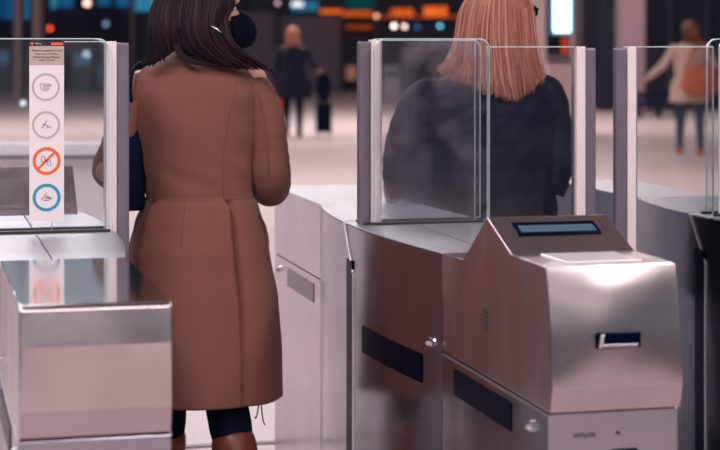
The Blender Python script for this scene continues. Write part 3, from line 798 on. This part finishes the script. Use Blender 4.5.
for i in range(101):
    z = z0_ + (z1_ - z0_) * i / 100; hwid, mid, dep = interp(tab2, z)
    puff = 1 + .022 * abs(math.sin((z - z0_) * PI / .085)) ** .7
    def fx(t, z=z, puff=puff): return puff * (1 + .010 * math.sin(t * 9 + z * 30) + .008 * math.sin(t * 17 - z * 55))
    r2.append(ring_e((vp(mid, 100).x, VY, z), hwid / SV, dep, 120, fx, 0, 2.3))
q = MB(); q.loft(r2, False); coat2 = q.build('coat', NAVY, W2, smooth=True, solid=.008)
def sleeve2(pts, rs):
    pp = catmull(pts, 10); rr = []
    for i in range(len(pp)):
        t = i / (len(pp) - 1) * (len(rs) - 1); k = min(int(t), len(rs) - 2); rr.append((rs[k] + (rs[k + 1] - rs[k]) * (t - k)) * (1 + .05 * abs(math.sin(i * .55)) - .02))
    q = MB(); q.tube(pp, rr, 28); q.build('sleeve', NAVY, coat2, smooth=True, smoothit=1)
sleeve2([vp(452, 104), vp(426, 101), vp(411, 128), vp(404, 156), vp(403, 182), vp(406, 204, .03), vp(416, 210, .10), vp(428, 206, .18)], [.06, .070, .068, .066, .064, .06, .055, .05])
sleeve2([vp(528, 90), vp(543, 98), vp(550, 125), vp(553, 155, -.02), vp(551, 178, -.03), vp(547, 192, -.03)], [.06, .075, .070, .066, .062, .055])
# collar
q = MB(); q.tube([p for p in [Vector((cx2 + .02 + .085 * math.cos(t), VY + .075 * math.sin(t), 1.385 + .01 * math.sin(t))) for t in [2 * PI * k / 24 for k in range(25)]]], .026, 12); q.build('collar', NAVY, coat2, smooth=True)
h = MB(); h.ell(HC2 + Vector((-.012, -.006, .03)), (.094, .098, .100), 24, 16); h.ell(HC2 + Vector((-.02, -.04, -.09)), (.088, .070, .12), 20, 14)
g2 = []; tp = HC2 + Vector((-.01, -.02, .135))
def hp2(u, v, dy=-.12): return PY(u, v, VY + dy)
for p1, p2, p3, p4 in [((466, 6), (460, 36), (452, 58), (438, 70)), ((470, 0), (464, 34), (460, 62), (452, 78)), ((478, 0), (472, 34), (470, 64), (468, 84)), ((488, 0), (484, 36), (484, 70), (486, 92)),
                       ((498, 0), (497, 40), (499, 74), (503, 98)), ((508, 0), (509, 40), (512, 74), (516, 101)), ((518, 0), (521, 40), (524, 70), (526, 92)), ((526, 0), (530, 34), (534, 62), (538, 82)), ((531, 8), (533, 36), (537, 58), (543, 78))]:
    e_ = abs(p1[0] - 498) / 36
    yy = -.125 + .10 * e_ ** 2
    g2.append([tp + Vector(((p1[0] - 498) / SV * .3, -.01, 0)), hp2(*p1, yy + .02), hp2(*p2, yy), hp2(*p3, -.135 + .06 * e_ ** 2), hp2(*p4, -.16 + .03 * e_)])
hair_strands(h, g2, 1400, .0026, .009, w1=.3, seed=11)
h.build('hair', [HAIR_B, HAIR_B2], W2, smooth=True)
# sunglasses on her face: lens rims and temples
f2 = Vector((math.sin(HY2), math.cos(HY2), 0)); r2v = Vector((math.cos(HY2), -math.sin(HY2), 0))
sg_ = empty('glasses', HC2 + f2 * .1, "dark glasses worn by the copper blonde woman", 'glasses')
for s in (-1, 1):
    q = MB(); q.ell(HC2 + f2 * .103 + r2v * s * .034 + Vector((0, 0, .004)), (.026, .008, .021), 14, 8, Euler((0, 0, -HY2))); q.build('lens', M_BLACK, sg_, smooth=True)
    q = MB(); q.tube([HC2 + f2 * .103 + r2v * s * .062 + Vector((0, 0, .012)), HC2 + f2 * .02 + r2v * s * .085 + Vector((0, 0, .010))], .0035, 6); q.build('temple', M_BLACK, sg_)

# ---- distant people
def walker(name_label, u, vfeet, hgt, coatc, coat_z, coat_w, hairm, legm, shoem, step=.12, arms=None, yaw=0):
    D = CAMZ / ((vfeet - HV) / FPX); o = P(u, vfeet, D); o.z = 0
    k = hgt / 1.68
    w_ = empty('person', o, name_label, 'person')
    X = RT; Yv = FW; Z = Vector((0, 0, 1))
    L = lambda x, y, z: o + (X * x + Yv * y) * k + Z * z * k
    b = MB(); hc = L(0, 0, 1.555)
    b.caps(L(0, 0, .92), L(0, 0, 1.2), .12, .12, 14); b.caps(L(-.13, 0, 1.33), L(.13, 0, 1.33), .055, .055, 10); b.caps(L(0, 0, 1.35), L(0, 0, 1.46), .05, .045, 10)
    head_into(b, hc, A + yaw, k)
    arms = arms or [((-.19, 0, 1.33), (-.25, 0, 1.05), (-.22, .08, .85)), ((.19, 0, 1.33), (.25, 0, 1.05), (.24, .05, .82))]
    for s_, e_, h_ in arms:
        b.caps(L(*s_), L(*e_), .045, .036, 10); b.caps(L(*e_), L(*h_), .036, .026, 10)
        add_hand(b, L(*h_), L(*h_) - L(*e_), FW, RT, k, .4)
    legs = [(-.10, step * .5), (.10, -step * .5)]
    for dx, dyy in legs:
        b.caps(L(dx * .8, 0, .88), L(dx, dyy * .6, .48), .08, .052, 12); b.caps(L(dx, dyy * .6, .48), L(dx, dyy, .08), .05, .034, 12); b.caps(L(dx, dyy, .05), L(dx, dyy + .13, .035), .034, .028, 10)
    b.build('body', SKIN, w_, remesh=.012, smoothit=2)
    eyes(hc, A + yaw, w_, k)
    for dx, dyy in legs:
        q = MB(); q.caps(L(dx * .8, 0, .88), L(dx, dyy * .6, .48), .09, .062, 12); q.caps(L(dx, dyy * .6, .48), L(dx, dyy, .10), .062, .045, 12); q.build('trouser_leg', legm, w_, smooth=True)
        q = MB(); q.caps(L(dx, dyy - .02, .05), L(dx, dyy + .15, .045), .048, .042, 12); q.build('shoe', shoem, w_, smooth=True)
    q = MB(); prof = [(coat_z, coat_w), (coat_z + .25, coat_w * .96), (.98, .19), (1.15, .20), (1.30, .215), (1.37, .16), (1.42, .075)]
    prof = [p for i, p in enumerate(prof) if i < 2 or p[0] > coat_z + .27]
    zs_ = [prof[0][0] + (1.42 - prof[0][0]) * i / 24 for i in range(25)]
    rg = []
    for z in zs_:
        rx = interp(prof, z)[0]
        rg.append([L(rx * math.cos(t) * (1 + .03 * math.sin(5 * t + z * 9)), min(rx, .2) * .72 * math.sin(t), z) for t in [2 * PI * i / 32 for i in range(32)]])
    q.loft(rg); ct = q.build('coat', coatc, w_, smooth=True)
    for s_, e_, h_ in arms:
        q = MB(); q.caps(L(*s_), L(*e_), .062, .055, 12); q.caps(L(*e_), L(*e_).lerp(L(*h_), .9), .055, .045, 12); q.build('sleeve', coatc, ct, remesh=.014, smoothit=2)
    q = MB(); q.ell(hc + (-FW * .015 + Z * .03) * k, (.10 * k, .105 * k, .105 * k), 18, 12)
    q.ell(hc + (-FW * .05 - Z * .05) * k, (.09 * k, .06 * k, .12 * k), 14, 10)
    gs = [[hc + (RT * x * .5 + Z * .12 - FW * .04) * k, hc + (RT * x - FW * .10 + Z * .02) * k, hc + (RT * x * 1.1 - FW * .11 - Z * .08) * k, hc + (RT * x * 1.25 - FW * .11 - Z * .17) * k] for x in (-.09, -.045, 0, .045, .09)]
    hair_strands(q, gs, 60, .008, .006, mi=(0, 0), seed=int(u))
    q.build('hair', hairm, w_, smooth=True)
    return w_, L, D
NAVYC = pmat('dark_navy_wool', rgb(6, 20, 50), .9, 0, .2, 8)
BEIGE = pmat('beige_wool', rgb(214, 180, 168), .85, 0, .15, 8)
JEAN = pmat('blue_denim', rgb(40, 62, 96), .8, 0, .2, 20)
TANL = pmat('tan_leather', rgb(190, 96, 62), .55, 0, .2, 10)
ORNG = pmat('orange_bag_paper', rgb(214, 82, 44), .6)
w3, L3, D3 = walker('distant person in dark knee-length coat holding a wheeled case', 293, 137, 1.68, NAVYC, .58, .30, pmat('ginger_hair', rgb(206, 136, 110), .5, 0, .3, 20), DARK, DARK,
       arms=[((-.20, 0, 1.33), (-.27, 0, 1.08), (-.24, .08, .9)), ((.20, 0, 1.33), (.30, 0, 1.12), (.36, .0, 1.04))])
cs = empty('suitcase', L3(.47, 0, 0), 'black wheeled suitcase with a bag on top beside the distant navy-coated person', 'suitcase')
q = MB(); q.loft([[L3(.47 + x, y, z) for x, y in [(a * .125, b_ * .09) for a, b_ in ((-1, -.8), (-.8, -1), (.8, -1), (1, -.8), (1, .8), (.8, 1), (-.8, 1), (-1, .8))]] for z in (.07, .09, .50, .52)]); q.build('case_body', DARK, cs, bevel=.02)
for dx in (-.09, .09):
    q = MB(); q.tube([L3(.47 + dx - .012, 0, .035), L3(.47 + dx + .012, 0, .035)], .035, 14); q.build('wheel', pmat('wheel_brown', rgb(110, 70, 64), .5) if 'wheel_brown' not in MATS else MATS['wheel_brown'], cs)
q = MB(); q.tube([L3(.40, .075, .5), L3(.38, .075, 1.02), L3(.47, .075, 1.03), L3(.54, .075, .5)], .012, 8); q.build('pull_handle', DARK, cs)
q = MB(); q.ell(L3(.47, -.03, .765), (.13, .085, .24), 20, 12); tb = q.build('travel_bag', DARK, None, smooth=True); tag(tb, 'rounded black travel bag strapped upright on the wheeled case', 'bag')
ob = empty('paper_bag', L3(-.16, .0, .35), 'small orange bag hanging beside the distant navy-coated person', 'bag')
q = MB(); q.obox(L3(-.21, 0, .48), RT * .045, FW * .08, (0, 0, .17)); q.build('bag_body', ORNG, ob, bevel=.01)
q = MB(); q.tube(catmull([L3(-.21, -.05, .64), L3(-.23, 0, .84), L3(-.21, .05, .64)], 5), .008, 6); q.build('handle', ORNG, ob)

w4, L4, D4 = walker('distant person in beige coat and jeans carrying a large tan bag', 690, 155, 1.72, BEIGE, .66, .25, pmat('auburn_bun_hair', rgb(120, 70, 62), .5, 0, .3, 20), JEAN, TANL, step=.34,
       arms=[((-.20, 0, 1.33), (-.34, .0, 1.12), (-.50, .05, .98)), ((.20, 0, 1.33), (.30, 0, 1.12), (.20, -.18, 1.0))])
hb = empty('handbag', L4(.05, -.26, .85), 'large slouchy tan bag slung across the distant beige-coated person', 'bag')
q = MB(); q.loft([[L4(.06 + (.23 + .01 * math.sin(z * 30)) * s_ * math.cos(t), -.33 + .07 * s_ * math.sin(t), z) for t in [2 * PI * i / 28 for i in range(28)]] for z, s_ in ((.74, .55), (.78, .85), (.86, 1), (.98, .98), (1.08, .85), (1.13, .7))]); q.build('bag_body', TANL, hb, smooth=True)
q = MB(); q.tube(catmull([L4(-.10, -.22, 1.1), L4(.0, -.2, 1.3), L4(.12, -.06, 1.43), L4(.2, -.2, 1.25), L4(.22, -.22, 1.1)], 5), .014, 8); q.build('strap', TANL, hb, smooth=True)

# ------------------------------------------------------------------ background of the hall
def fb(u0, u1, v0, v1, D, th=.3, z0=None):
    """box parallel to the facade spanning the given extent at distance D"""
    a = P(u0, v1, D); c_ = P(u1, v0, D)
    if z0 is not None: a.z = z0
    cc = (a + c_) / 2 + FW * th / 2
    q = MB(); q.obox(cc, RT * ((u1 - u0) / FPX * D / 2), FW * th / 2, Vector((0, 0, (c_.z - a.z) / 2)))
    return q
M_FAC = pmat('facade_dark', rgb(26, 34, 74), .5, 0, .3, .5)
DF = 54
q = fb(-420, 1250, -60, 90.3, DF, .5, 0); struct('wall_back', q, M_FAC)
M_SHUT = pmat('mauve_shutter', rgb(120, 108, 132), .5, 0, .15, .4)
M_MULL = pmat('dark_mullion', rgb(16, 20, 46), .5)
M_COLP = pmat('pale_column', rgb(236, 208, 206), .6, 0, .05, .5)
M_COLM = pmat('mauve_column', rgb(150, 124, 132), .6, 0, .1, .5)
i_ = [0]
def trim(q, m):
    i_[0] += 1; return struct('trim_%d' % (i_[0] + 1), q, m)
wn = [0]
pk = pmat('pale_kiosk', rgb(190, 180, 190), .5)
kk = empty('kiosk', P(391, 92, 48), 'pale blurred kiosk behind the middle pane left of the blonde woman', 'kiosk'); fb(383, 399, 66, 96, 48, .8, 0).build('case', pk, kk, bevel=.03); fb(385, 397, 70, 78, 47.95, .06).build('screen', M_SCREEN, kk)
def shutter(u0, u1, v0, v1, lab):
    o = fb(u0, u1, v0, v1, DF - .5, .3, 0).build('shop_shutter', M_SHUT); tag(o, lab, 'shutter', None); return o
shutter(243, 275, 12, 90, 'grey mauve shopfront shutter left of the distant navy-coated person')
shutter(280, 341, 16, 90, 'wide grey mauve shopfront shutter behind the distant navy-coated person')
o = fb(180, 238, 14, 90, DF - .5, .3, 0).build('shop_shutter', M_SHUT); tag(o, 'grey mauve shopfront shutter hidden mostly by the tan-coated woman', 'shutter')
for u in (240.5, 277.5, 343): trim(fb(u - 1.8, u + 1.8, -60, 90, DF - .9, .4, 0), M_MULL)
def lit(nm, u0, u1, v0, v1, D, col, s, lab, cat):
    key = 'glow_%d_%d_%d_%d' % (int(col[0] * 99), int(col[1] * 99), int(col[2] * 99), int(s * 10))
    m = MATS.get(key) or emit(key, col, s)
    o = fb(u0, u1, v0, v1, D, .12).build(nm, m); tag(o, lab, cat); return o
CY = rgb(60, 150, 190); BL = rgb(30, 110, 165); OR = rgb(255, 110, 40); WT = rgb(245, 250, 255)
def window_lit(u0, u1, v0, v1, D, col, s):
    wn[0] += 1
    key = 'win_%d' % wn[0]; m = emit(key, col, s * .7)
    o = struct('window_%d' % wn[0], fb(u0, u1, v0, v1, D, .1), m)
for u0, u1, v0, v1, c_, s in ((-10, 3, -30, 18, BL, .5), (5, 12, -30, 19, BL, .7), (14, 28, -30, 19, CY, .7), (50, 57, -30, 8, CY, .8), (60, 72, -30, 7, BL, .9), (97, 110, -30, 5.5, BL, .9), (117, 129, -30, 6.5, BL, .9), (134, 157, -30, 11, CY, .9)):
    window_lit(u0, u1, v0, v1, DF - .3, c_, s)
trim(fb(32.5, 39, -120, 90, 44, .6, 0), M_COLM)
trim(fb(14, 20, -120, 90, 44, .6, 0), M_COLM)
trim(fb(112, 115, -60, 90, DF - .9, .4, 0), M_MULL); trim(fb(93, 96, -60, 90, DF - .9, .4, 0), M_MULL)
trim(fb(131, 133.5, -60, 90, DF - .9, .4, 0), M_COLM)
# shop interior shapes beyond the left pane
for u0, u1, v0, v1, c_, lab in ((72, 92, 48, 88, rgb(70, 92, 118), 'blue grey vending machine beyond the left pane, right of the sticker'), (-4, 10, 46, 90, rgb(58, 84, 108), 'dim blue kiosk beyond the left pane at the photo edge'), (96, 104, 60, 88, rgb(86, 84, 104), 'narrow grey kiosk behind the left flap post')):
    m = pmat('kiosk_%d' % u0 if u0 > 0 else 'kiosk_a', c_, .5); k = empty('kiosk', P((u0 + u1) / 2, 90, DF - 3), lab, 'kiosk')
    fb(u0, u1, v0, v1, DF - 3, .8, 0).build('case', m, k, bevel=.03)
    fb(u0 + 2, u1 - 2, v0 + 5, v0 + 18, DF - 3.05, .06).build('screen', pmat('kiosk_screen%d' % u0, rgb(90, 130, 150), .2, emis=rgb(70, 110, 140), estr=.35), k)
lit('sign', 320, 342, 9.5, 13.5, DF - 1, OR, 0.93, 'orange lit sign strip above the wide shutter', 'sign')
lit('sign', 343, 372, 11, 16.5, DF - 1, OR, 0.56, 'orange lit shop sign left of the row of round lamps', 'sign')
lit('sign', 391, 413, 8.5, 16.5, DF - 1, OR, 0.74, 'orange lit shop sign above the pair of white round lamps', 'sign')
lit('sign', 424, 447, 6.5, 16.5, DF - 1, OR, 0.93, 'orange lit shop sign beside the copper blonde woman', 'sign')
lit('sign', 372, 460, 15.5, 17.5, DF - .8, OR, 0.43, 'long thin orange strip light under the shop signs', 'light')
lit('sign', 346, 372, 25, 29, DF - .8, OR, 0.28, 'dim orange strip low on the shopfront left of middle pane', 'light')
lit('sign', 346, 374, -10, 9, DF - .8, rgb(20, 90, 90), 0.43, 'dark teal lit panel above the orange shop sign', 'sign')
lit('sign', 291, 318, 1, 11, DF - 1, CY, 0.46, 'pale cyan lit sign above the wide shutter', 'sign')
lit('sign', 292, 303, 1.5, 6.5, DF - 1.2, WT, 1.2, 'small white lamp panel at the left of the cyan sign', 'light')
lit('sign', 346, 357, 66, 80, DF - 2, rgb(220, 150, 130), 0.31, 'small pinkish lit display at the foot of the shopfront', 'sign')
trim(fb(374, 381, -60, 60, DF - 1.5, .4, 0), M_MULL)
def bulb(u, v, D, r, col, s, lab, hang=True):
    k = empty('lamp', P(u, v, D), lab, 'lamp')
    q = MB(); q.ell(P(u, v, D), (r, r, r), 14, 8); q.build('globe', emit('lamp_%d' % int(u), col, s), k, smooth=True)
    if hang: q = MB(); q.tube([P(u, v, D) + Vector((0, 0, r)), P(u, -60, D)], .012, 6); q.build('cord', M_MULL, k)
bulb(394, 26, 46, .06, rgb(255, 235, 225), 3.85, 'left one of the two white round lamps beside the blonde head')
bulb(404.5, 26.5, 46, .055, rgb(255, 215, 205), 3.30, 'right one of the two white round lamps beside the blonde head')
bulb(417.5, 27, 46, .05, rgb(20, 90, 150), 2.20, 'dim blue round lamp between white lamps and cyan lamp')
bulb(440, 26, 46, .05, rgb(90, 180, 220), 3.30, 'pale blue round lamp closest to the blonde hair')
bulb(376.5, 16, 46, .05, rgb(255, 170, 140), 2.75, 'pinkish round lamp left of the white pair, at sign height')
bulb(277.5, 3, 46, .05, rgb(200, 170, 190), 2.20, 'pale round lamp high above the distant navy-coated person')
bulb(50, 28.5, 46, .055, rgb(255, 80, 30), 2.75, 'orange round lamp above the sticker')
bulb(87, 3, 40, .075, rgb(255, 205, 180), 2.75, 'warm white hanging lamp at the top left')
bulb(106, 24, 46, .06, rgb(120, 160, 190), 1.38, 'dim bluish round lamp above the left flap post')
bulb(86.5, 54, 50, .08, rgb(200, 220, 235), 1.65, 'white round lamp seen through the left pane', False)
bulb(23, 103, 14, .022, rgb(230, 240, 245), 1.65, 'small white glow seen low through the left pane')
# right side: pale column, light box, counter, dark columns, bench
trim(fb(527, 546, -300, 140, 26, .5, 0), M_COLP)
lb = empty('light_box', P(562, 33, 27), 'tall glowing white light box with teal rim beside the pale column', 'light box')
fb(551, 573.5, -60, 34.5, 27, .15).build('rim', emit('teal_rim', rgb(60, 150, 170), .9), lb)
fb(554, 570.5, -60, 32, 26.95, .08).build('panel', emit('lightbox_white', rgb(225, 255, 255), 3.5), lb)
lit('sign', 562, 568, 37, 54, 28, rgb(230, 80, 40), 0.56, 'narrow orange lit sign below the light box', 'sign')
kc = empty('counter', P(562, 110, 27), 'pale counter behind the glass right of the blonde woman', 'counter')
fb(546, 577, 62, 140, 27, .8, 0).build('counter_body', M_COLP, kc, bevel=.03); fb(545, 578, 57, 61, 26.9, 1).build('counter_top', pmat('counter_top_dark', rgb(120, 100, 108), .4), kc)
trim(fb(574, 582, -300, 100, 28, .5, 0), M_COLM)
trim(fb(582, 600, -300, 98, 40, .5, 0), M_MULL)
trim(fb(600, 621, -300, 104, 38, 1, 0), pmat('navy_column', rgb(14, 24, 48), .5))
trim(fb(621, 645, -300, 104, 36, .8, 0), M_COLM)
q = fb(645, 900, -70, 112, 39, .4, 0); struct('wall_right', q, pmat('right_facade', rgb(24, 34, 70), .5, 0, .4, .4))
for u in (668, 705): trim(fb(u, u + 4, -300, 110, 38.5, .3, 0), pmat('facade_bar_%d' % u, rgb(52, 48, 70), .5))
bn = empty('bench', P(655, 118, 34), 'dark low bench behind the beige-coated person', 'bench')
fb(636, 682, 101, 106, 34, .5).build('seat', DARK, bn, bevel=.01); fb(636, 682, 92, 99, 34.5, .08).build('backrest', DARK, bn, bevel=.01)
for u in (640, 659, 677): fb(u, u + 2.5, 106, 119, 34, .4, 0).build('leg', DARK, bn)
# pale waist-high partition beyond the left gate
pt = empty('partition', P(30, 240, 9.5), 'pale waist-high partition with dark groove beyond the left gate', 'partition')
M_PART = pmat('partition_cream', rgb(240, 228, 232), .5, 0, .04, 3)
fb(-260, 124, 160, 500, 9.5, .05, 0).build('panel', M_PART, pt)
fb(-260, 124, 156, 158.5, 9.5, .05).build('groove', pmat('groove_navy', rgb(40, 52, 84), .5), pt)
fb(-260, 124, 143, 156, 9.45, .12).build('top_rail', pmat('rail_white', rgb(244, 238, 242), .4), pt, bevel=.01)
